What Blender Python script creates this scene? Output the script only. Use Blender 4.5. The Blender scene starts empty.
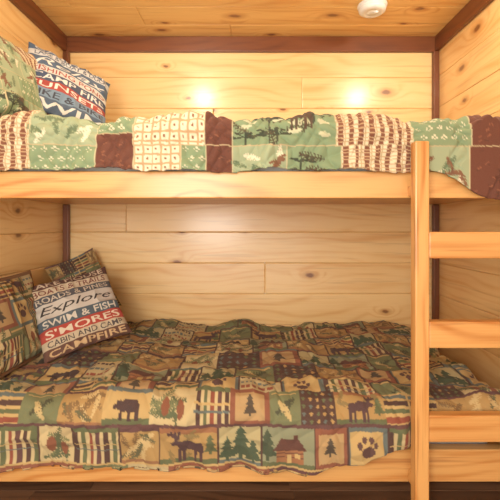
import bpy, bmesh, math, random
import numpy as np
from mathutils import Vector, Matrix
random.seed(7); rng=np.random.default_rng(11)
S=bpy.context.scene
S.view_settings.view_transform='Standard'
S.view_settings.look='None'

CAMZ=0.97
XL,XR,YB,ZC=-1.077,1.089,2.33,2.06
YOPEN=-0.9

def lin(c):
    c=np.asarray(c,float)/255.0
    return np.where(c<=0.04045,c/12.92,((c+0.055)/1.055)**2.4)

# ---------------------------------------------------------------- materials
def newmat(name):
    m=bpy.data.materials.new(name); m.use_nodes=True
    nt=m.node_tree; b=nt.nodes['Principled BSDF']
    return m,nt,b
class NB:
    def __init__(s,nt): s.nt=nt
    def n(s,t,**k):
        x=s.nt.nodes.new(t)
        for a,v in k.items(): setattr(x,a,v)
        return x
    def val(s,x,sock):
        if isinstance(x,(int,float)): sock.default_value=x
        else: s.nt.links.new(x,sock)
    def math(s,op,a,b=0.0,c=None,clamp=False):
        x=s.n('ShaderNodeMath',operation=op,use_clamp=clamp)
        s.val(a,x.inputs[0]); s.val(b,x.inputs[1])
        if c is not None: s.val(c,x.inputs[2])
        return x.outputs[0]
    def comb(s,a,b,c=0.0):
        x=s.n('ShaderNodeCombineXYZ')
        s.val(a,x.inputs[0]); s.val(b,x.inputs[1]); s.val(c,x.inputs[2]); return x.outputs[0]
    def noise(s,vec,scale=1.0,detail=3.0,rough=0.5):
        x=s.n('ShaderNodeTexNoise'); s.nt.links.new(vec,x.inputs['Vector'])
        x.inputs['Scale'].default_value=scale; x.inputs['Detail'].default_value=detail; x.inputs['Roughness'].default_value=rough
        return x.outputs[0]
    def maprange(s,v,a,b,c=0.0,d=1.0):
        x=s.n('ShaderNodeMapRange'); x.interpolation_type='SMOOTHSTEP'
        s.val(v,x.inputs[0])
        for i,q in enumerate((a,b,c,d)): x.inputs[1+i].default_value=q
        return x.outputs[0]
    def mix(s,f,a,b,mode='MIX'):
        x=s.n('ShaderNodeMix',data_type='RGBA',blend_type=mode)
        s.val(f,x.inputs[0])
        for q,i in ((a,6),(b,7)):
            if isinstance(q,(tuple,list,np.ndarray)): x.inputs[i].default_value=(*[float(z) for z in q[:3]],1)
            else: s.nt.links.new(q,x.inputs[i])
        return x.outputs[2]

def wood(name,light,dark,knot,rough=0.35,coat=0.3,grain=0.5,knots=True,tint=0.25,bump=0.15,ksel=0.70,streak=0.0,crough=0.2,bigk=1.5):
    m,nt,b=newmat(name); k=NB(nt)
    at=k.n('ShaderNodeAttribute',attribute_name='gcoord')
    sp=k.n('ShaderNodeSeparateXYZ'); nt.links.new(at.outputs['Vector'],sp.inputs[0])
    x,y,t=sp.outputs
    warp=k.noise(k.comb(k.math('MULTIPLY',x,0.9),k.math('MULTIPLY',y,3.0)),1,2)
    vo=k.n('ShaderNodeTexVoronoi',voronoi_dimensions='2D')
    nz=k.noise(k.comb(x,y),25,2)
    nt.links.new(k.comb(k.math('MULTIPLY',x,2.3),k.math('MULTIPLY_ADD',nz,0.06,k.math('MULTIPLY',y,4.6))),vo.inputs['Vector'])
    vo.inputs['Scale'].default_value=1.0
    sc=k.n('ShaderNodeSeparateColor'); nt.links.new(vo.outputs['Color'],sc.inputs[0])
    sel=k.math('GREATER_THAN',sc.outputs[0],ksel)
    kd=vo.outputs['Distance']
    kd=k.math('DIVIDE',kd,k.math('MULTIPLY_ADD',sc.outputs[1],1.0,0.45))
    near=k.math('MULTIPLY',k.maprange(kd,0.02,0.30,1,0),sel)
    ph=k.math('ADD',k.math('MULTIPLY',y,120.0),k.math('ADD',k.math('MULTIPLY',warp,52.0),k.math('MULTIPLY',near,12.0)))
    band=k.math('MULTIPLY_ADD',k.math('SINE',ph),0.5,0.5)
    band=k.math('POWER',band,3.0)
    fine=k.noise(k.comb(k.math('MULTIPLY',x,4.0),k.math('MULTIPLY',y,170.0)),1,4,0.6)
    big=k.noise(k.comb(k.math('MULTIPLY',x,1.0),k.math('MULTIPLY',y,11.0)),1,3)
    bandw=k.math('MULTIPLY',band,k.maprange(big,0.35,0.65,0.25,1.0))
    f=k.math('ADD',k.math('MULTIPLY',bandw,0.9*grain),k.math('MULTIPLY',k.math('SUBTRACT',fine,0.45),1.3*grain))
    f=k.math('ADD',f,k.math('MULTIPLY',k.math('SUBTRACT',big,0.47),bigk),clamp=True)
    col=k.mix(f,light,dark)
    tn=k.math('MULTIPLY',t,tint)
    col=k.mix(tn,col,[d*0.95 for d in dark])
    if streak:
        st=k.noise(k.comb(k.math('MULTIPLY',x,1.6),k.math('MULTIPLY',y,38.0),3.3),1,3,0.6)
        col=k.mix(k.maprange(st,0.58,0.72,0,streak),col,[knot[0]*1.6,knot[1]*1.7,knot[2]*1.7])
    if knots:
        halo=k.math('MULTIPLY',k.maprange(kd,0.05,0.15,0.6,0),sel)
        col=k.mix(halo,col,[dark[0]*.75,dark[1]*.62,dark[2]*.5])
        core=k.math('MULTIPLY',k.maprange(kd,0.025,0.07,0.9,0),sel)
        col=k.mix(core,col,knot)
    nt.links.new(col,b.inputs['Base Color'])
    b.inputs['Roughness'].default_value=rough
    b.inputs['Coat Weight'].default_value=coat; b.inputs['Coat Roughness'].default_value=crough
    bp=k.n('ShaderNodeBump'); bp.inputs['Strength'].default_value=bump; bp.inputs['Distance'].default_value=0.002
    nt.links.new(fine,bp.inputs['Height']); nt.links.new(bp.outputs[0],b.inputs['Normal'])
    return m

PINE=wood('pine_boards',(0.91,0.64,0.295),(0.72,0.375,0.115),(0.19,0.07,0.02),rough=0.38,coat=0.65,grain=0.58,streak=0.26,ksel=0.60,crough=0.22,bigk=1.2,bump=.08)
CEILP=wood('pine_ceiling',(0.88,0.58,0.22),(0.66,0.32,0.085),(0.20,0.07,0.018),rough=0.4,coat=0.2,grain=0.6,streak=0.4)
RAIL=wood('pine_lumber',(0.76,0.425,0.145),(0.52,0.205,0.045),(0.22,0.07,0.02),rough=0.4,coat=0.2,grain=0.8,streak=0.6,ksel=.62)
STAIN=wood('stained_trim',(0.20,0.062,0.02),(0.10,0.028,0.010),(0.04,0.012,0.006),rough=0.4,coat=0.15,grain=0.6)
FLOOR=wood('floor_planks',(0.26,0.13,0.065),(0.09,0.042,0.022),(0.02,0.01,0.006),rough=0.4,coat=0.1,grain=0.8,tint=0.8)

def clothmat(name,rough=0.85,bump=0.25):
    m,nt,b=newmat(name); k=NB(nt)
    at=k.n('ShaderNodeAttribute',attribute_name='Col')
    tc=k.n('ShaderNodeTexCoord')
    nz=k.noise(tc.outputs['Object'],420,2)
    nt.links.new(k.mix(k.math('MULTIPLY',nz,.14),at.outputs['Color'],(0.38,0.32,0.24)),b.inputs['Base Color'])
    b.inputs['Roughness'].default_value=rough
    b.inputs['Sheen Weight'].default_value=0.05
    bp=k.n('ShaderNodeBump'); bp.inputs['Strength'].default_value=bump; bp.inputs['Distance'].default_value=0.001
    nt.links.new(nz,bp.inputs['Height']); nt.links.new(bp.outputs[0],b.inputs['Normal'])
    return m
CLOTH=clothmat('printed_cotton')
def plain(name,c,rough=0.5,em=0):
    m,nt,b=newmat(name); b.inputs['Base Color'].default_value=(*c,1); b.inputs['Roughness'].default_value=rough
    k=NB(nt); tc=k.n('ShaderNodeTexCoord'); nz=k.noise(tc.outputs['Object'],60,2)
    nt.links.new(k.mix(nz,c,[q*0.93 for q in c]),b.inputs['Base Color'])
    if em: b.inputs['Emission Color'].default_value=(1,0.85,0.65,1); b.inputs['Emission Strength'].default_value=em
    return m
WHITEP=plain('white_plastic',(0.82,0.82,0.80),0.4)
TICK=plain('mattress_ticking',(0.75,0.73,0.68),0.9)
LENS=plain('lamp_lens',(0.9,0.85,0.75),0.4,em=6)

# ---------------------------------------------------------------- lumber meshes
def box_part(bm,lay,x0,x1,y0,y1,z0,z1,g,bev):
    t=bmesh.new(); bmesh.ops.create_cube(t,size=1)
    for v in t.verts:
        v.co=Vector(((x0+x1)/2+v.co.x*(x1-x0),(y0+y1)/2+v.co.y*(y1-y0),(z0+z1)/2+v.co.z*(z1-z0)))
    if bev: bmesh.ops.bevel(t,geom=list(t.edges),offset=bev,segments=2,profile=0.5,affect='EDGES')
    ox,oy,tt=random.uniform(0,60),random.uniform(0,60),random.random()
    mp={}
    for v in t.verts:
        n=bm.verts.new(v.co); mp[v]=n
        c=[v.co.x,v.co.y,v.co.z]; a=c.pop(g)
        n[lay]=Vector((a+ox,sum(c)+oy,tt))
    for f in t.faces: bm.faces.new([mp[v] for v in f.verts])
    t.free()
def lumber(name,boxes,mat,parent=None):
    bm=bmesh.new(); lay=bm.verts.layers.float_vector.new('gcoord')
    for b in boxes: box_part(bm,lay,*b)
    bmesh.ops.recalc_face_normals(bm,faces=list(bm.faces))
    me=bpy.data.meshes.new(name); bm.to_mesh(me); bm.free()
    me.materials.append(mat)
    o=bpy.data.objects.new(name,me); S.collection.objects.link(o)
    if parent: o.parent=parent
    return o
def empty(name,loc=(0,0,0)):
    o=bpy.data.objects.new(name,None); o.empty_display_size=0.1; S.collection.objects.link(o); return o

BEV=0.005
def rows(z0,zref,step,z1):
    e=[z0]; z=zref-math.floor((zref-z0)/step)*step
    if z-z0<0.02: z+=step
    while z<z1-0.02: e.append(z); z+=step
    e.append(z1); return e
zr=rows(0,0.929,0.18,ZC)
bx=[]
def cuts(lo,hi,extra):
    c=[lo]+sorted(e for e in extra if lo<e<hi)+[hi]; return list(zip(c[:-1],c[1:]))
for i,(a,b) in enumerate(zip(zr[:-1],zr[1:])):
    m=(a+b)/2
    if abs(m-1.02)<0.05: ex=[-0.722]
    elif abs(m-0.65)<0.06: ex=[0.087]
    elif abs(m-1.739)<0.05: ex=[0.303]
    elif abs(m-0.83)<0.06: ex=[]
    elif abs(m-0.47)<0.06: ex=[]
    elif m>1.84: ex=[]
    else: ex=[random.uniform(-0.8,0.8)]
    for (p,q) in cuts(XL,XR,ex): bx.append((p,q,YB,YB+0.03,a,b,0,BEV))
lumber('wall_back',bx,PINE)
for nm,xa,xb,off in (('wall_left',XL-0.03,XL,0.0),('wall_right',XR,XR+0.03,0.0)):
    bx=[]
    for a,b in zip(zr[:-1],zr[1:]):
        for (p,q) in cuts(YOPEN,YB+0.03,[random.uniform(-0.5,0.9)]): bx.append((xa,xb,p,q,a,b,1,BEV))
    lumber(nm,bx,PINE)
bx=[]; yy=YB+0.03
while yy>YOPEN:
    y0=max(yy-0.18,YOPEN)
    for (p,q) in cuts(XL-0.03,XR+0.03,[random.uniform(-0.9,0.9)]): bx.append((p,q,y0,yy,ZC,ZC+0.03,0,BEV))
    yy-=0.18
lumber('ceiling',bx,CEILP)
bx=[]; yy=YB+0.03
while yy>YOPEN:
    y0=max(yy-0.15,YOPEN)
    for (p,q) in cuts(XL-0.03,XR+0.03,[random.uniform(-0.9,0.0),random.uniform(0.1,0.95)]): bx.append((p,q,y0,yy,-0.03,0,0,0.0015))
    yy-=0.15
lumber('floor',bx,FLOOR)
TH=0.022
lumber('trim_1',[(XL,XR,YB-TH,YB,1.972,ZC,0,0.003)],STAIN)
lumber('trim_2',[(XL,XL+TH,YOPEN,YB-TH,1.972,ZC,1,0.003)],STAIN)
lumber('trim_3',[(XR-TH,XR,YOPEN,YB-TH,1.972,ZC,1,0.003)],STAIN)
lumber('trim_4',[(XL,XL+0.032,YB-0.032,YB,0.0,1.088,2,0.003),(XL,XL+0.032,YB-0.032,YB,1.112,1.972,2,0.003)],STAIN)
lumber('trim_5',[(XR-0.032,XR,YB-0.032,YB,0.0,1.088,2,0.003),(XR-0.032,XR,YB-0.032,YB,1.112,1.972,2,0.003)],STAIN)

# ---------------------------------------------------------------- bunk bed
bunk=empty('bunk_bed')
e=0.002
lumber('upper_side_rail',[(XL+e,XR-e,1.35,1.388,1.061,1.152,0,0.004)],RAIL,bunk)
lumber('lower_side_rail',[(XL+e,XR-e,1.35,1.388,0.102,0.212,0,0.004)],RAIL,bunk)
lumber('upper_platform',[(XL+e,XR-e,1.39,YB-e,1.09,1.11,0,0.001)],RAIL,bunk)
lumber('lower_platform',[(XL+e,XR-e,1.39,YB-e,0.142,0.160,0,0.001)],RAIL,bunk)
lumber('support_cleats',[(XL+e,XL+0.04,1.39,YB-0.04,0.102,0.140,1,0.002),(XR-0.04,XR-e,1.39,YB-0.04,0.102,0.140,1,0.002),
     (XL+0.04,XR-0.04,YB-0.04,YB-e,0.102,0.140,0,0.002),(XL+0.05,XR-0.05,1.80,1.84,0,0.140,0,0.002)],RAIL,bunk)
PX0,PX1=0.526,0.571
RX0,RX1=1.022,1.067
lad=[(PX0,PX1,1.272,1.312,0.0,1.238,2,0.004),(RX0,RX1,1.272,1.312,0.0,1.238,2,0.004)]
for zt in (0.948,0.662,0.362):
    lad.append((PX1,RX0,1.274,1.312,zt-0.085,zt,0,0.004))
for (a,b) in ((PX0+0.006,PX1-0.006),(RX0+0.006,RX1-0.006)):
    lad.append((a,b,1.312,1.35,1.066,1.10,0,0.002)); lad.append((a,b,1.312,1.35,0.11,0.15,0,0.002))
lumber('ladder',lad,RAIL,bunk)

def mattress(name,x0,x1,y0,y1,z0,z1):
    bm=bmesh.new(); bmesh.ops.create_cube(bm,size=1)
    for v in bm.verts: v.co=Vector(((x0+x1)/2+v.co.x*(x1-x0),(y0+y1)/2+v.co.y*(y1-y0),(z0+z1)/2+v.co.z*(z1-z0)))
    bmesh.ops.bevel(bm,geom=list(bm.edges),offset=0.045,segments=5,profile=0.5,affect='EDGES')
    me=bpy.data.meshes.new(name); bm.to_mesh(me); bm.free(); me.materials.append(TICK)
    for p in me.polygons: p.use_smooth=True
    o=bpy.data.objects.new(name,me); S.collection.objects.link(o); return o
mattress('mattress',XL+0.02,0.86,1.41,YB-0.045,0.162,0.354)
mattress('mattress.001',XL+0.02,1.02,1.41,YB-0.045,1.112,1.288)

# ---------------------------------------------------------------- painting onto vertex colour canvases
class Canvas:
    def __init__(s,w,h,R,base):
        s.R=R; s.W=int(w*R)+2; s.H=int(h*R)+2; s.w=w; s.h=h
        s.a=np.empty((s.H,s.W,3)); s.a[:]=lin(base)
    def clip(s,x0,y0,x1,y1):
        R=s.R; return max(0,int(round(x0*R))),max(0,int(round(y0*R))),min(s.W,int(round(x1*R))),min(s.H,int(round(y1*R)))
    def rect(s,x0,y0,x1,y1,c):
        a,b,p,q=s.clip(x0,y0,x1,y1)
        if p>a and q>b: s.a[b:q,a:p]=lin(c)
    def poly(s,pts,c):
        P=np.array(pts); x0,y0=P.min(0); x1,y1=P.max(0)
        a,b,p,q=s.clip(x0-1/s.R,y0-1/s.R,x1+1/s.R,y1+1/s.R)
        if p<=a or q<=b: return
        X,Y=np.meshgrid((np.arange(a,p)+0.5)/s.R,(np.arange(b,q)+0.5)/s.R)
        ins=np.zeros(X.shape,bool); n=len(P)
        for i in range(n):
            xa,ya=P[i]; xb,yb=P[(i+1)%n]
            if ya==yb: continue
            cr=((ya>Y)!=(yb>Y))&(X<(xb-xa)*(Y-ya)/(yb-ya)+xa)
            ins^=cr
        s.a[b:q,a:p][ins]=lin(c)
    def ell(s,cx,cy,rx,ry,c,rot=0):
        s.poly([(cx+rx*math.cos(t)*math.cos(rot)-ry*math.sin(t)*math.sin(rot),cy+rx*math.cos(t)*math.sin(rot)+ry*math.sin(t)*math.cos(rot)) for t in np.linspace(0,2*math.pi,18,endpoint=False)],c)
    def mot(s,pts,cx,cy,sc,c,flip=1,rot=0):
        cr,sr=math.cos(rot),math.sin(rot)
        s.poly([(cx+sc*(x*flip*cr-y*sr),cy-sc*(x*flip*sr+y*cr)) for x,y in pts],c)
    def line(s,x0,y0,x1,y1,w,c):
        dx,dy=x1-x0,y1-y0; L=math.hypot(dx,dy) or 1; nx,ny=-dy/L*w/2,dx/L*w/2
        s.poly([(x0+nx,y0+ny),(x1+nx,y1+ny),(x1-nx,y1-ny),(x0-nx,y0-ny)],c)
BEAR=[(-.5,-.05),(-.52,.05),(-.42,.12),(-.38,.22),(-.28,.24),(-.22,.18),(-.05,.26),(.15,.24),(.35,.25),(.46,.12),(.5,-.05),(.48,-.38),(.34,-.38),(.32,-.14),(.18,-.12),(.2,-.38),(.06,-.38),(.04,-.1),(-.12,-.12),(-.14,-.38),(-.28,-.38),(-.26,-.1),(-.36,-.02)]
MOOSE=[(-.5,.05),(-.54,.14),(-.4,.22),(-.44,.3),(-.62,.34),(-.66,.5),(-.56,.42),(-.52,.54),(-.46,.42),(-.4,.54),(-.34,.36),(-.28,.5),(-.2,.52),(-.24,.3),(-.3,.22),(-.15,.22),(.0,.26),(.2,.16),(.4,.16),(.46,.0),(.44,-.2),(.42,-.5),(.34,-.5),(.34,-.22),(.26,-.14),(.24,-.5),(.16,-.5),(.16,-.12),(-.06,-.12),(-.08,-.5),(-.16,-.5),(-.16,-.14),(-.2,-.14),(-.22,-.5),(-.3,-.5),(-.28,-.02),(-.36,.06)]
TREE=[(0,.55),(-.16,.3),(-.08,.3),(-.24,.06),(-.13,.06),(-.33,-.28),(-.05,-.28),(-.05,-.42),(.05,-.42),(.05,-.28),(.33,-.28),(.13,.06),(.24,.06),(.08,.3),(.16,.3)]
def paw(c,x,y,r,col,rot=0):
    c.ell(x,y+0.18*r,0.42*r,0.34*r,col)
    for dx,dy in ((-.5,-.2),(-.2,-.52),(.2,-.52),(.5,-.2)): c.ell(x+dx*r,y+dy*r,.15*r,.2*r,col)
def cabin(c,x,y,r,wall,roof,win):
    c.poly([(x-.42*r,y+.4*r),(x-.42*r,y-.02*r),(x+.42*r,y-.02*r),(x+.42*r,y+.4*r)],wall)
    for i in range(3): c.rect(x-.42*r,y+(.08+.12*i)*r,x+.42*r,y+(.11+.12*i)*r,roof)
    c.poly([(x-.55*r,y),(x-.3*r,y-.35*r),(x+.3*r,y-.35*r),(x+.55*r,y)],roof)
    c.rect(x+.15*r,y-.5*r,x+.27*r,y-.3*r,roof)
    c.rect(x-.1*r,y+.12*r,x+.06*r,y+.4*r,win); c.rect(x+.18*r,y+.1*r,x+.32*r,y+.24*r,win)
def fern(c,x,y,r,col,rot=0,lw=.0055):
    for i in range(-4,5):
        t=i/4*r*.5; px,py=x+t*math.cos(rot),y-t*math.sin(rot); l=r*.24*(1-abs(i)/7)
        for sg in (1,-1): c.line(px,py,px+l*math.cos(rot+sg*1.0),py-l*math.sin(rot+sg*1.0),lw,col)
    c.line(x-.5*r*math.cos(rot),y+.5*r*math.sin(rot),x+.5*r*math.cos(rot),y-.5*r*math.sin(rot),lw,col)
def pine(c,x,y,r,col):
    c.line(x,y+.5*r,x+.05*r,y-.3*r,.006,col)
    for i in range(9):
        a=random.uniform(-.1,math.pi+.1); d=random.uniform(.15,.5)*r
        px,py=x+d*math.cos(a)*1.3,y-d*math.sin(a)*.7
        c.line(x,y,px,py,.004,col); c.ell(px,py,.13*r,.055*r,col)

GRN=(128,150,112); GRNL=(156,170,134); CRM=(228,212,178); BRN=(100,50,34); DGR=(50,62,44)
def upatch(c,kind,x0,y0,x1,y1):
    w,h=x1-x0,y1-y0
    if kind=='stripe':
        c.rect(x0,y0,x1,y1,CRM); n=max(2,round(w/.034)); 
        for i in range(n):
            xx=x0+(i+.22)*w/n; c.rect(xx,y0,xx+w/n*.46,y1,(124,72,48)); c.rect(xx+w/n*.60,y0,xx+w/n*.68,y1,(176,158,116))
        for j in range(int(h/.012)): c.rect(x0,y0+j*.012,x1,y0+j*.012+.0034,(190,160,120))
    elif kind=='hstripe':
        c.rect(x0,y0,x1,y1,CRM); n=max(2,round(h/.026))
        for i in range(n):
            yy=y0+(i+.25)*h/n; c.rect(x0,yy,x1,yy+h/n*.45,(128,78,54))
    elif kind=='green':
        c.rect(x0,y0,x1,y1,GRN)
        for i in range(int(w/.034)+1):
            for j in range(int(h/.030)+1):
                xx,yy=x0+.018+i*.034+(.017 if j%2 else 0),y0+.015+j*.030
                if xx<x1-.01 and yy<y1-.008:
                    for dx,dy in ((0,.006),(0,-.006),(.007,0),(-.007,0)): c.rect(xx+dx-.002,yy+dy-.002,xx+dx+.003,yy+dy+.003,(222,216,184))
    elif kind=='toile':
        c.rect(x0,y0,x1,y1,GRN)
        for i in range(max(2,int(w*h/.0026))):
            r=random.random(); xx,yy=random.uniform(x0+.03,x1-.03),random.uniform(y0+.03,y1-.02)
            if r<.35: pine(c,xx,yy,.07,DGR)
            elif r<.6: fern(c,xx,yy,.08,(74,68,46),random.uniform(0,3),.004)
            else: c.ell(xx,yy,.022,.008,(198,200,164))
        c.mot(MOOSE,(x0+x1)/2+.05,(y0+y1)/2,.10,(78,60,44))
        pine(c,(x0+x1)/2-.05,(y0+y1)/2,.13,(44,56,42))
    elif kind=='pale':
        c.rect(x0,y0,x1,y1,GRNL)
        for i in range(max(2,int(w*h/.0020))):
            xx,yy=random.uniform(x0+.02,x1-.02),random.uniform(y0+.02,y1-.02)
            fern(c,xx,yy,.05,random.choice([(100,120,88),(226,218,188),(124,84,58)]),random.uniform(0,3),.004)
    elif kind=='brown':
        c.rect(x0,y0,x1,y1,BRN)
        for i in range(int(w*h/.0010)):
            xx,yy=random.uniform(x0+.01,x1-.01),random.uniform(y0+.01,y1-.01)
            c.line(xx,yy,xx+.013,yy+.006*random.choice([-1,1]),.004,random.choice([(140,84,58),(84,42,28)]))
    elif kind=='check':
        c.rect(x0,y0,x1,y1,(234,222,192))
        n=int(w/.03)+1; m=int(h/.03)+1
        for i in range(n): c.rect(x0+i*.03,y0,min(x1,x0+i*.03+.006),y1,(192,158,116))
        for j in range(m): c.rect(x0,y0+j*.03,x1,min(y1,y0+j*.03+.006),(192,158,116))
        for i in range(n):
            for j in range(m):
                if x0+i*.03+.022<x1 and y0+j*.03+.022<y1: c.rect(x0+i*.03+.014,y0+j*.03+.014,x0+i*.03+.021,y0+j*.03+.021,(132,84,56))
    c.rect(x0,y0,x0+.004,y1,(200,190,150)); c.rect(x0,y0,x1,y0+.004,(190,170,130))

GOLD=(166,134,80); GLD2=(184,156,100); OLV=(88,96,62); SLT=(90,102,98); DB=(70,44,38); CR2=(190,172,126); RST=(134,66,46); PLM=(88,54,54)
def bars(c,x0,y0,x1,y1,vert,cs,bg,pitch=.024):
    c.rect(x0,y0,x1,y1,bg)
    if vert:
        n=max(3,round((x1-x0)/pitch)); w=(x1-x0)/n
        for i in range(n): c.rect(x0+(i+.18)*w,y0,x0+(i+.76)*w,y1,cs[i%len(cs)])
    else:
        n=max(3,round((y1-y0)/pitch)); w=(y1-y0)/n
        for i in range(n): c.rect(x0,y0+(i+.18)*w,x1,y0+(i+.76)*w,cs[i%len(cs)])
def lpatch(c,kind,x0,y0,x1,y1):
    w,h=x1-x0,y1-y0; cx,cy=(x0+x1)/2,(y0+y1)/2; m=min(w,h)
    if kind=='bars':
        bars(c,x0,y0,x1,y1,True,[DB,OLV,RST,PLM],CR2)
        c.rect(x0,cy-.008,x1,cy-.002,GLD2); c.rect(x0,cy+.012,x1,cy+.017,SLT); c.rect(x0,y0,x1,y0+.014,OLV)
    elif kind=='hbars':
        bars(c,x0,y0,x1,y1,False,[SLT,DB,OLV,RST,PLM],GLD2)
        c.rect(cx-.008,y0,cx-.002,y1,GLD2)
    elif kind=='bear':
        c.rect(x0,y0,x1,y1,GLD2); c.rect(x0,y1-.18*h,x1,y1,OLV); c.rect(x0,y0,x1,y0+.14*h,SLT); c.mot(BEAR,cx,cy+.04*h,m*.85,(60,38,40),random.choice([1,-1]))
    elif kind=='moose':
        c.rect(x0,y0,x1,y1,GOLD); c.rect(x0,y1-.14*h,x1,y1,OLV); c.rect(x0,y0,x1,y0+.12*h,(146,98,64))
        for i in range(5): fern(c,random.uniform(x0+.02,x1-.02),random.uniform(y0+.02,y1-.02),.045,(132,112,68),random.uniform(0,3),.004)
        c.mot(TREE,cx+.38*w,cy,m*.6,(86,94,60)); c.mot(MOOSE,cx,cy+.02*h,m*.85,(72,46,50),random.choice([1,-1]))
    elif kind=='tree':
        c.rect(x0,y0,x1,y1,(172,160,116)); c.rect(x0,y1-.1*h,x1,y1,SLT)
        for dx,s in ((-.28,.7),(.05,.98),(.33,.62)): c.mot(TREE,cx+dx*w,cy+.5*h-.5*s*m,m*s,(60,78,56))
    elif kind=='cabin':
        c.rect(x0,y0,x1,y1,(132,136,106)); c.rect(x0,y1-.12*h,x1,y1,OLV); c.mot(TREE,cx-.36*w,cy,m*.8,(58,74,54)); cabin(c,cx+.06*w,cy+.08*h,m*.8,(146,98,62),(86,48,40),GLD2)
    elif kind=='paw':
        c.rect(x0,y0,x1,y1,SLT); c.rect(x0+.1*w,y0+.1*h,x1-.1*w,y1-.1*h,GLD2); paw(c,cx,cy,m*.42,(82,54,52))
    elif kind=='cone':
        c.rect(x0,y0,x1,y1,CR2)
        for i in range(9):
            xx,yy=random.uniform(x0+.025,x1-.025),random.uniform(y0+.02,y1-.02)
            fern(c,xx,yy,.07,random.choice([(82,92,62),(114,118,78)]),random.uniform(0,3),.004)
        c.ell(cx-.15*w,cy,.014,.026,(124,72,46)); c.ell(cx+.2*w,cy+.1*h,.013,.024,(124,72,46))
    elif kind=='gold':
        c.rect(x0,y0,x1,y1,GOLD)
        for i in range(12):
            xx,yy=random.uniform(x0+.02,x1-.02),random.uniform(y0+.02,y1-.02); fern(c,xx,yy,.055,random.choice([(120,92,54),(192,168,116),(92,90,60)]),random.uniform(0,3),.004)
        c.rect(x0,y0,x1,y0+.1*h,PLM); c.rect(x0,y1-.1*h,x1,y1,(138,96,62))
    elif kind=='dark':
        c.rect(x0,y0,x1,y1,DB); 
        for i in range(5):
            for j in range(5): c.mot([(0,.5),(-.5,0),(0,-.5),(.5,0)],x0+(i+.5)*w/5,y0+(j+.5)*h/5,m*.13,random.choice([GOLD,SLT,OLV]))
    elif kind=='olive':
        c.rect(x0,y0,x1,y1,(106,112,76)); c.rect(x0+.08*w,y0+.08*h,x1-.08*w,y0+.14*h,GLD2); fern(c,cx,cy,m*.7,(62,66,46),.6); fern(c,cx,cy+.1*h,m*.6,(184,164,112),2.2)
    elif kind=='rust':
        c.rect(x0,y0,x1,y1,(130,76,54)); c.rect(x0+.12*w,y0+.12*h,x1-.12*w,y1-.12*h,(174,144,98)); c.mot(TREE,cx,cy,m*.6,(70,60,48))
    elif kind=='text':
        c.rect(x0,y0,x1,y1,(176,160,118))
        for j in range(4):
            xx=x0+.01
            while xx<x1-.02:
                l=random.uniform(.006,.02); c.rect(xx,y0+(j+.3)*h/4,xx+l,y0+(j+.7)*h/4,[DB,SLT,RST,OLV][j]); xx+=l+.006

def cells(w,h,cw,ch,jit=.25):
    y=0
    while y<h:
        hh=ch*random.uniform(1-jit,1+jit); x=-random.uniform(0,cw*.6)
        while x<w:
            ww=cw*random.uniform(1-jit,1+jit); yield max(x,0),y,min(x+ww,w),min(y+hh,h); x+=ww
        y+=hh
LK=['bars','bear','tree','gold','moose','hbars','cone','cabin','paw','dark','olive','gold','rust','text','hbars','cone','rust','olive']
def paint_lower(c):
    last=None
    for x0,y0,x1,y1 in cells(c.w,c.h,.15,.13):
        k=random.choice([q for q in LK if q!=last]); last=k
        lpatch(c,k,x0,y0,x1,y1)
        q=random.choice([DB,GLD2,PLM,SLT])
        c.rect(x0,y0,x1,y0+.008,q); c.rect(x0,y0,x0+.007,y1,DB)
UK=['stripe','green','brown','check','toile','pale','hstripe','green','pale']
def paint_upper(c,ch=.14):
    last=None
    for x0,y0,x1,y1 in cells(c.w,c.h,.19,ch):
        k=random.choice([q for q in UK if q!=last]); last=k
        upatch(c,k,x0,y0,x1,y1)

def vnoise(X,Y,scale,seed=0):
    r=np.random.default_rng(seed); G=r.random((256,256))*2-1
    x=X/scale+50.3; y=Y/scale+50.7
    xi=np.floor(x).astype(int); yi=np.floor(y).astype(int); fx=x-xi; fy=y-yi
    fx=fx*fx*fx*(fx*(fx*6-15)+10); fy=fy*fy*fy*(fy*(fy*6-15)+10)
    g=lambda a,b: G[b%256,a%256]
    return (g(xi,yi)*(1-fx)+g(xi+1,yi)*fx)*(1-fy)+(g(xi,yi+1)*(1-fx)+g(xi+1,yi+1)*fx)*fy
def crease(X,Y,scale,seed):
    return 1-2*np.abs(vnoise(X,Y,scale,seed))**.7
def sstep(a,b,x):
    t=np.clip((x-a)/(b-a),0,1); return t*t*(3-2*t)

def meshgrid_obj(name,P,F,C,mat,matrix=None,solid=0):
    me=bpy.data.meshes.new(name)
    me.vertices.add(len(P)); me.vertices.foreach_set('co',P.astype(np.float32).ravel())
    me.loops.add(F.size); me.loops.foreach_set('vertex_index',F.astype(np.int32).ravel())
    me.polygons.add(len(F)); me.polygons.foreach_set('loop_start',(np.arange(len(F))*4).astype(np.int32))
    me.update(calc_edges=True); me.validate()
    ca=me.color_attributes.new('Col','FLOAT_COLOR','POINT')
    ca.data.foreach_set('color',np.concatenate([C,np.ones((len(C),1))],1).astype(np.float32).ravel())
    me.polygons.foreach_set('use_smooth',np.ones(len(me.polygons),bool))
    me.materials.append(mat); me.update()
    o=bpy.data.objects.new(name,me); S.collection.objects.link(o)
    if matrix is not None: o.matrix_world=matrix
    if solid:
        md=o.modifiers.new('thickness','SOLIDIFY'); md.thickness=solid; md.offset=-1
    return o

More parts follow.
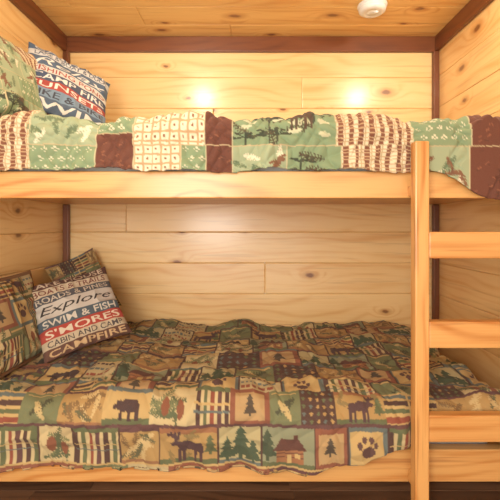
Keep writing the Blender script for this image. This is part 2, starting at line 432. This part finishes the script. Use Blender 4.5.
def quilt(name,x0,xe,xflap,ztop,yback,yfront,r,hemz,R,canvas,puff,dispf,zrim=None):
    rx=.06
    Lx=(xe-x0)+xflap; nx=int(Lx*R)
    Ltop=yback-yfront-r; Larc=r*math.pi/2
    ny=int((Ltop+Larc+.2)*R)
    U=np.linspace(0,Lx,nx); J=np.linspace(0,1,ny)
    UU,JJ=np.meshgrid(U,J)
    hem=np.array([hemz(x0+u) for u in U],float); Lh=Ltop+Larc+(ztop-r-hem)
    T=JJ*Lh[None,:]
    tb=np.clip((T-Ltop)/r,0,math.pi/2); drop=np.maximum(0,T-Ltop-Larc)
    Y=yback-np.minimum(T,Ltop)-r*np.sin(tb); Z=ztop-r*(1-np.cos(tb))-drop
    ny_,nz_=-np.sin(tb),np.cos(tb)
    s=np.maximum(0,UU-(xe-x0)+rx*1.2); ta=np.clip(s/rx,0,math.pi/2); dx=np.maximum(0,s-rx*math.pi/2)
    X=np.where(s>0,xe-rx*1.2+rx*np.sin(ta),x0+UU) if xflap>0 else x0+UU
    if xflap>0:
        dz=rx*(1-np.cos(ta))+dx
        Z=np.minimum(Z,ztop-dz)
        Z=np.maximum(Z,0.17)
        cornerw=sstep(0,.1,dz)*sstep(0,1,tb/(math.pi/2))
        Y=Y+cornerw*0.03
        nxx=np.sin(ta); k=np.cos(ta)
    else: nxx=np.zeros_like(X); k=np.ones_like(X)
    D=dispf(X,T,tb,drop)+puff(UU,T)
    X=X+nxx*D; Y=Y+ny_*k*D; Z=Z+nz_*k*D
    Y=np.minimum(Y,yback); X=np.clip(X,XL+.006,XR-.006)
    if zrim is not None:
        Y=np.where(Z<zrim+.02,np.minimum(Y,1.338),Y)
    lim=1.322
    near=sstep(.50,.54,X)
    Y=np.where(Y<lim,Y*(1-near)+lim*near,Y)
    P=np.stack([X,Y,Z],-1).reshape(-1,3)
    ci=np.clip((T*canvas.R).astype(int),0,canvas.H-1); cj=np.clip((UU*canvas.R).astype(int),0,canvas.W-1)
    C=canvas.a[ci,cj].reshape(-1,3)
    idx=np.arange(nx*ny).reshape(ny,nx)
    F=np.stack([idx[:-1,:-1],idx[1:,:-1],idx[1:,1:],idx[:-1,1:]],-1).reshape(-1,4)
    return meshgrid_obj(name,P,F,C,CLOTH,solid=.006)

# ---- upper quilt
UT=1.330; UYF=1.314; Ur=.062
QW=XR-XL
uc=Canvas(QW+.1,1.35,300,CRM)
paint_upper(uc)
Ltop=YB-.02-UYF-Ur; Tedge=Ltop+.02
def ux(px): return (px-250)/300-(XL+.01)
rowA=[(-80,35,'stripe'),(35,97,'pale'),(97,135,'green'),(135,205,'check'),(205,232,'brown'),(232,335,'toile'),(335,412,'stripe'),(412,470,'green'),(470,580,'brown')]
rowB=[(-80,-10,'green'),(-10,34,'stripe'),(34,97,'green'),(97,136,'brown'),(136,182,'check'),(182,206,'green'),(206,232,'brown'),(232,286,'pale'),(286,340,'toile'),(340,412,'stripe'),(412,468,'pale'),(468,580,'brown')]
Bs=Ltop+Ur*math.pi/2+.035
for a,b,kd in rowA: upatch(uc,kd,ux(a),Tedge-.08,ux(b),Bs)
for a,b,kd in rowB: upatch(uc,kd,ux(a),Bs,ux(b),Bs+.25)
upatch(uc,'brown',ux(97),Bs-.04,ux(135),Bs+.1)
def puffU(U,T):
    a=(U+T)/.058+.35*np.sin(U*40); b=(U-T)/.058+.35*np.sin(T*46)
    return .013*(np.abs(np.sin(math.pi*a))*np.abs(np.sin(math.pi*b)))**.5
def dispU(X,T,tb,drop):
    d=.015*vnoise(X,T,.22,3)+.010*vnoise(X,T,.08,4)
    d=d+sstep(.55,.75,X)*.016*np.sin(X*34+T*12)*sstep(.2,1.2,tb)
    d=d+.009*crease(X,T*.7,.15,8)
    return d
def hemU(x):
    h=1.152+.005*math.sin(x*9)+.004*math.sin(x*23)
    t=min(1,max(0,(x-.58)/.30)); return h-.120*t*t*(3-2*t)+.008*math.sin(x*40)*t
quilt('patchwork_quilt',XL+.01,XR-.01,0,UT,YB-.02,UYF,Ur,hemU,290,uc,puffU,dispU,zrim=1.155)

# ---- lower quilt
LT=.395; LYF=1.308; Lr=.085
lc=Canvas(2.3,1.5,300,GOLD)
paint_lower(lc)
Lt=YB-.02-LYF-Lr; La=Lt+Lr*math.pi/2
def lx(px): return (px-250)/302-(XL+.01)
front=[(-80,-5,'rust'),(-5,40,'bars'),(40,75,'cone'),(75,120,'bars'),(120,160,'gold'),(160,218,'moose'),(218,260,'tree'),(260,312,'cabin'),(312,345,'rust'),(345,385,'paw'),(385,430,'bars'),(430,520,'cone'),(520,600,'gold')]
front2=[(-80,20,'hbars'),(20,60,'olive'),(60,105,'gold'),(105,150,'bear'),(150,195,'cone'),(195,230,'bars'),(230,270,'rust'),(270,300,'olive'),(300,335,'dark'),(335,385,'moose'),(385,440,'hbars'),(440,520,'gold')]
for a,b,kd in front: lpatch(lc,kd,lx(a),La-.0,lx(b),La+.125); lc.rect(lx(a),La,lx(a)+.006,La+.125,DB)
for a,b,kd in front2: lpatch(lc,kd,lx(a),La-.11,lx(b),La-.008)
for i,(a,b,kd) in enumerate(front): lpatch(lc,random.choice(['hbars','rust','gold','text','olive']),lx(a)+.03,La+.13,lx(b)+.03,La+.25)
lc.rect(0,La-.010,2.3,La-.001,PLM)
lc.rect(0,La+.122,2.3,La+.130,GLD2)
def puffL(U,T):
    a=(U+.8*T)/.085+.4*np.sin(T*30); b=(U-.8*T)/.085+.4*np.sin(U*33)
    return .007*(np.abs(np.sin(math.pi*a))*np.abs(np.sin(math.pi*b)))**.55
def dispL(X,T,tb,drop):
    d=.020*vnoise(X,T,.22,13)+.009*vnoise(X,T*1.2,.09,14)
    d=d+.009*crease(X+T*.5,T*.8,.15,15)+.004*crease(X-T*.3,T,.07,16)
    d=d+sstep(0.0,.15,drop)*.012*np.sin(X*31+2*np.sin(X*5))
    return d+.003
def hemL(x):
    px=250+x*302
    pts=[(-80,466),(0,467),(100,470),(200,474),(265,477),(330,463),(412,443),(440,430),(500,427),(600,425)]
    xs,ys=zip(*pts); y=float(np.interp(px,xs,ys))+1.5*math.sin(px*.11)
    return CAMZ-(y-225)/302
quilt('patchwork_quilt.001',XL+.01,.915,.20,LT,YB-.02,LYF,Lr,hemL,290,lc,puffL,dispL,zrim=.212)

# ---------------------------------------------------------------- text rasteriser
def textmask(txt,shear=0,offset=.012):
    cu=bpy.data.curves.new('t','FONT'); cu.body=txt; cu.size=1; cu.shear=shear; cu.offset=offset; cu.resolution_u=3
    o=bpy.data.objects.new('t',cu); S.collection.objects.link(o)
    dg=bpy.context.evaluated_depsgraph_get(); ev=o.evaluated_get(dg); me=ev.to_mesh(); me.calc_loop_triangles()
    V=np.array([v.co[:2] for v in me.vertices]); Tt=[tuple(t.vertices) for t in me.loop_triangles]
    ev.to_mesh_clear(); bpy.data.objects.remove(o); bpy.data.curves.remove(cu)
    return V,Tt
def drawtext(c,txt,x0,y0,x1,y1,col,shear=0,offset=.012):
    V,Tt=textmask(txt,shear,offset)
    if len(V)==0: return
    mn,mx=V.min(0),V.max(0)
    Q=np.empty_like(V); Q[:,0]=x0+(V[:,0]-mn[0])/(mx[0]-mn[0])*(x1-x0); Q[:,1]=y1-(V[:,1]-mn[1])/(mx[1]-mn[1])*(y1-y0)
    for t in Tt: c.poly([Q[i] for i in t],col)

# ---------------------------------------------------------------- pillows
def pillow(name,center,right,up,w,h,thick,canvas,N,flange=0,seed=0,sag=.06,backcol=(90,66,50)):
    r=Vector(right).normalized(); u=Vector(up); u=(u-r*u.dot(r)).normalized(); n=r.cross(u)
    g=np.linspace(-1,1,N); A,B=np.meshgrid(g,g)
    q=1-flange
    a=np.clip(np.abs(A)/q,0,1); b=np.clip(np.abs(B)/q,0,1)
    dome=np.power(np.clip((1-a**2.4)*(1-b**2.4),0,1),.5)*thick/2
    X=A*w/2*(1-sag*(1-B**2)*np.abs(A)); Yc=B*h/2*(1-sag*(1-A**2)*np.abs(B))
    wr=.008*vnoise(X,Yc,.09,seed+20)+.005*crease(X,Yc,.07,seed+30)
    edge=np.sin(np.arctan2(Yc,X)*22+seed)*.004*np.clip(1.6*np.maximum(a,b)-.6,0,1)*(dome>0)
    kk=np.clip(dome/(thick*.15),0,1)
    Zf=dome+(wr+edge)*kk+.003*vnoise(X,Yc,.12,seed)
    Zb=-dome-wr*kk-.003
    Pf=np.stack([X,Yc,Zf],-1).reshape(-1,3)
    Pb=np.stack([X,Yc,Zb],-1)
    idx=np.arange(N*N).reshape(N,N)
    bidx=np.full((N,N),-1); inner=np.zeros((N,N),bool); inner[1:-1,1:-1]=True
    bidx[inner]=N*N+np.arange(inner.sum()); bidx[~inner]=idx[~inner]
    P=np.concatenate([Pf,Pb[inner]])
    # keep clear of the walls: measure the real extent and slide the pillow inwards if needed
    Rm=np.array([[r.x,u.x,n.x],[r.y,u.y,n.y],[r.z,u.z,n.z]]); Wd=P@Rm.T+np.array(center)
    sx=max(0,(XL+.006)-Wd[:,0].min()); sy=max(0,Wd[:,1].max()-(YB-.036))
    c0=(center[0]+sx,center[1]-sy,center[2])
    M=Matrix((( r.x,u.x,n.x,c0[0]),(r.y,u.y,n.y,c0[1]),(r.z,u.z,n.z,c0[2]),(0,0,0,1)))
    Ff=np.stack([idx[:-1,:-1],idx[:-1,1:],idx[1:,1:],idx[1:,:-1]],-1).reshape(-1,4)
    Fb=np.stack([bidx[:-1,:-1],bidx[1:,:-1],bidx[1:,1:],bidx[:-1,1:]],-1).reshape(-1,4)
    ci=np.clip(((1-B)/2*canvas.h*canvas.R).astype(int),0,canvas.H-1); cj=np.clip(((A+1)/2*canvas.w*canvas.R).astype(int),0,canvas.W-1)
    C=canvas.a[ci,cj]
    C=np.concatenate([C.reshape(-1,3),np.tile(lin(backcol),(inner.sum(),1))])
    return meshgrid_obj(name,P,np.concatenate([Ff,Fb]),C,CLOTH,M)

c=Canvas(.62,.46,330,GOLD)
for x0,y0,x1,y1 in cells(.62,.46,.15,.14): lpatch(c,random.choice(LK),x0,y0,x1,y1); c.rect(x0,y0,x0+.005,y1,DB)
lpatch(c,'paw',.30,.13,.44,.27); lpatch(c,'bars',.44,.13,.58,.29); lpatch(c,'bars',.16,.29,.30,.45)
for q in ((0,0,.62,.02),(0,.44,.62,.47),(0,0,.02,.47),(.60,0,.63,.47)): c.rect(*q,(120,84,50))
pillow('patchwork_pillow',(-.955,1.57,.585),(.03,.6,.0),(-.12,0,.36),.50,.38,.09,c,170,flange=.07,seed=1)
c=Canvas(.5,.46,330,GOLD)
for x0,y0,x1,y1 in cells(.5,.46,.12,.12): lpatch(c,random.choice(['bars','dark','gold','olive','hbars']),x0,y0,x1,y1)
pillow('patchwork_pillow.001',(-.945,2.15,.635),(.20,.14,.10),(-.08,.06,.34),.26,.36,.09,c,110,flange=.07,seed=2)
c=Canvas(.62,.46,330,CRM)
for x0,y0,x1,y1 in cells(.62,.46,.15,.13): upatch(c,random.choice(UK),x0,y0,x1,y1)
upatch(c,'stripe',.34,.0,.50,.14); upatch(c,'green',.50,.0,.62,.2); upatch(c,'pale',.36,.14,.50,.30); upatch(c,'toile',.48,.20,.62,.40)
pillow('patchwork_pillow.002',(-.945,1.60,1.545),(.04,.6,.0),(-.12,0,.36),.56,.42,.11,c,170,flange=.07,seed=3)

def words(c,rowsl):
    y=0
    for h,bg,txt,col,sh in rowsl:
        c.rect(0,y,c.w,y+h*c.h,bg)
        if txt:
            ph=h*c.h; drawtext(c,txt,.03*c.w+.012,y+ph*.16,c.w*.97-.012,y+ph*.84,col,sh,.012 if not sh else .004)
        y+=h*c.h
c=Canvas(.38,.38,560,(220,205,180))
words(c,[(.13,(86,48,40),'LAKE HOUSE',(206,186,158),0),(.11,(196,178,150),'BOATS & TRAILS',(110,50,40),0),(.11,(70,72,80),'ROADS & PINES',(202,188,166),0),
 (.19,(196,188,176),'Explore',(40,34,36),.35),(.12,(70,86,96),'SWIM & FISH',(206,198,182),0),(.13,(168,56,44),"S'MORES",(216,200,176),0),(.10,(190,174,146),'CABIN AND CAMP',(64,56,60),0),(.11,(92,56,44),'CAMPFIRE',(196,164,120),0)])
pillow('throw_pillow',(-.775,1.80,.585),(.27,.19,.07),(-.27,.10,.27),.37,.37,.10,c,210,seed=5,sag=.07,backcol=(120,70,50))
c=Canvas(.38,.38,560,(220,216,206))
words(c,[(.12,(62,88,118),'CABIN LIFE',(220,216,206),0),(.10,(196,196,192),'LAKE & BOAT & DOCK',(52,60,84),0),(.17,(70,92,116),'Relax',(222,218,208),.35),
 (.11,(198,194,184),'FISHING POND',(150,52,46),0),(.12,(52,66,92),'CAMP FIRE',(216,210,200),0),(.12,(156,54,46),'SUNSETS',(224,214,200),0),(.12,(110,132,150),'HIKE & BIKE',(40,44,60),0),(.14,(66,84,104),'SWIM',(214,208,196),0)])
pillow('throw_pillow.001',(-.835,1.83,1.585),(.24,.20,-.09),(-.13,.14,.36),.39,.39,.10,c,210,seed=6,sag=.07,backcol=(70,90,120))

# ---------------------------------------------------------------- smoke detector
def lathe(name,prof,loc,mat,seg=48,parent=None):
    bm=bmesh.new(); rings=[]
    for rr,zz in prof:
        rings.append([bm.verts.new((rr*math.cos(2*math.pi*i/seg),rr*math.sin(2*math.pi*i/seg),zz)) for i in range(seg)] if rr>0 else [bm.verts.new((0,0,zz))])
    for A,B in zip(rings[:-1],rings[1:]):
        for i in range(seg):
            j=(i+1)%seg
            if len(B)==1: bm.faces.new([A[i],A[j],B[0]])
            elif len(A)==1: bm.faces.new([A[0],B[j],B[i]])
            else: bm.faces.new([A[i],A[j],B[j],B[i]])
    bmesh.ops.recalc_face_normals(bm,faces=list(bm.faces))
    me=bpy.data.meshes.new(name); bm.to_mesh(me); bm.free(); me.materials.append(mat)
    for p in me.polygons: p.use_smooth=True
    o=bpy.data.objects.new(name,me); S.collection.objects.link(o); o.location=loc
    if parent: o.parent=parent
    return o
sd=empty('smoke_detector')
lathe('base',[(0,0),(.070,0),(.072,-.006),(.070,-.012),(.064,-.014),(.063,-.020),(.066,-.022),(.064,-.032),(.052,-.040),(.030,-.042),(.028,-.040),(.026,-.042),(0,-.043)],(.605,1.98,ZC),WHITEP,parent=sd)
lathe('test_button',[(0,-.0495),(.008,-.049),(.010,-.046),(.010,-.041)],(.62,1.965,ZC),WHITEP,parent=sd)

for i,xx in enumerate((-.385,.89)):
    d=empty('recessed_ceiling_lamp' if i==0 else 'recessed_ceiling_lamp.001')
    lathe('trim_ring',[(.048,-.001),(.05,-.008),(.064,-.008),(.068,-.001)],(xx,1.32,ZC),WHITEP,parent=d)
    lathe('lens',[(0,-.004),(.047,-.004)],(xx,1.32,ZC),LENS,parent=d)

def area(name,loc,tgt,sx,sy,power,col):
    l=bpy.data.lights.new(name,'AREA'); l.shape='RECTANGLE'; l.size=sx; l.size_y=sy; l.energy=power; l.color=col
    o=bpy.data.objects.new(name,l); S.collection.objects.link(o); o.location=loc
    o.rotation_euler=(Vector(tgt)-Vector(loc)).to_track_quat('-Z','Y').to_euler(); return o
for i,xx in enumerate((-.385,.89)):
    area('ceiling_lamp_light',(xx,1.32,ZC-.014),(xx,2.2,1.2),.10,.10,9,(1,.88,.70))
area('softbox_fill',(-.45,-.5,1.15),(-.1,2.3,.7),.6,.8,29,(1,.95,.87))  # unseen soft fill added behind the camera, brightens the bunks from the front
w=bpy.data.worlds.new('World'); S.world=w; w.use_nodes=True
bg=w.node_tree.nodes['Background']; bg.inputs[0].default_value=(1,.965,.91,1); bg.inputs[1].default_value=2.05

cam=bpy.data.cameras.new('camera'); co=bpy.data.objects.new('camera',cam); S.collection.objects.link(co)
co.location=(0,0,CAMZ); co.rotation_euler=(math.pi/2,0,0)
cam.sensor_width=36; cam.lens=400/500*36; cam.shift_y=-0.05; cam.clip_start=.02
S.camera=co
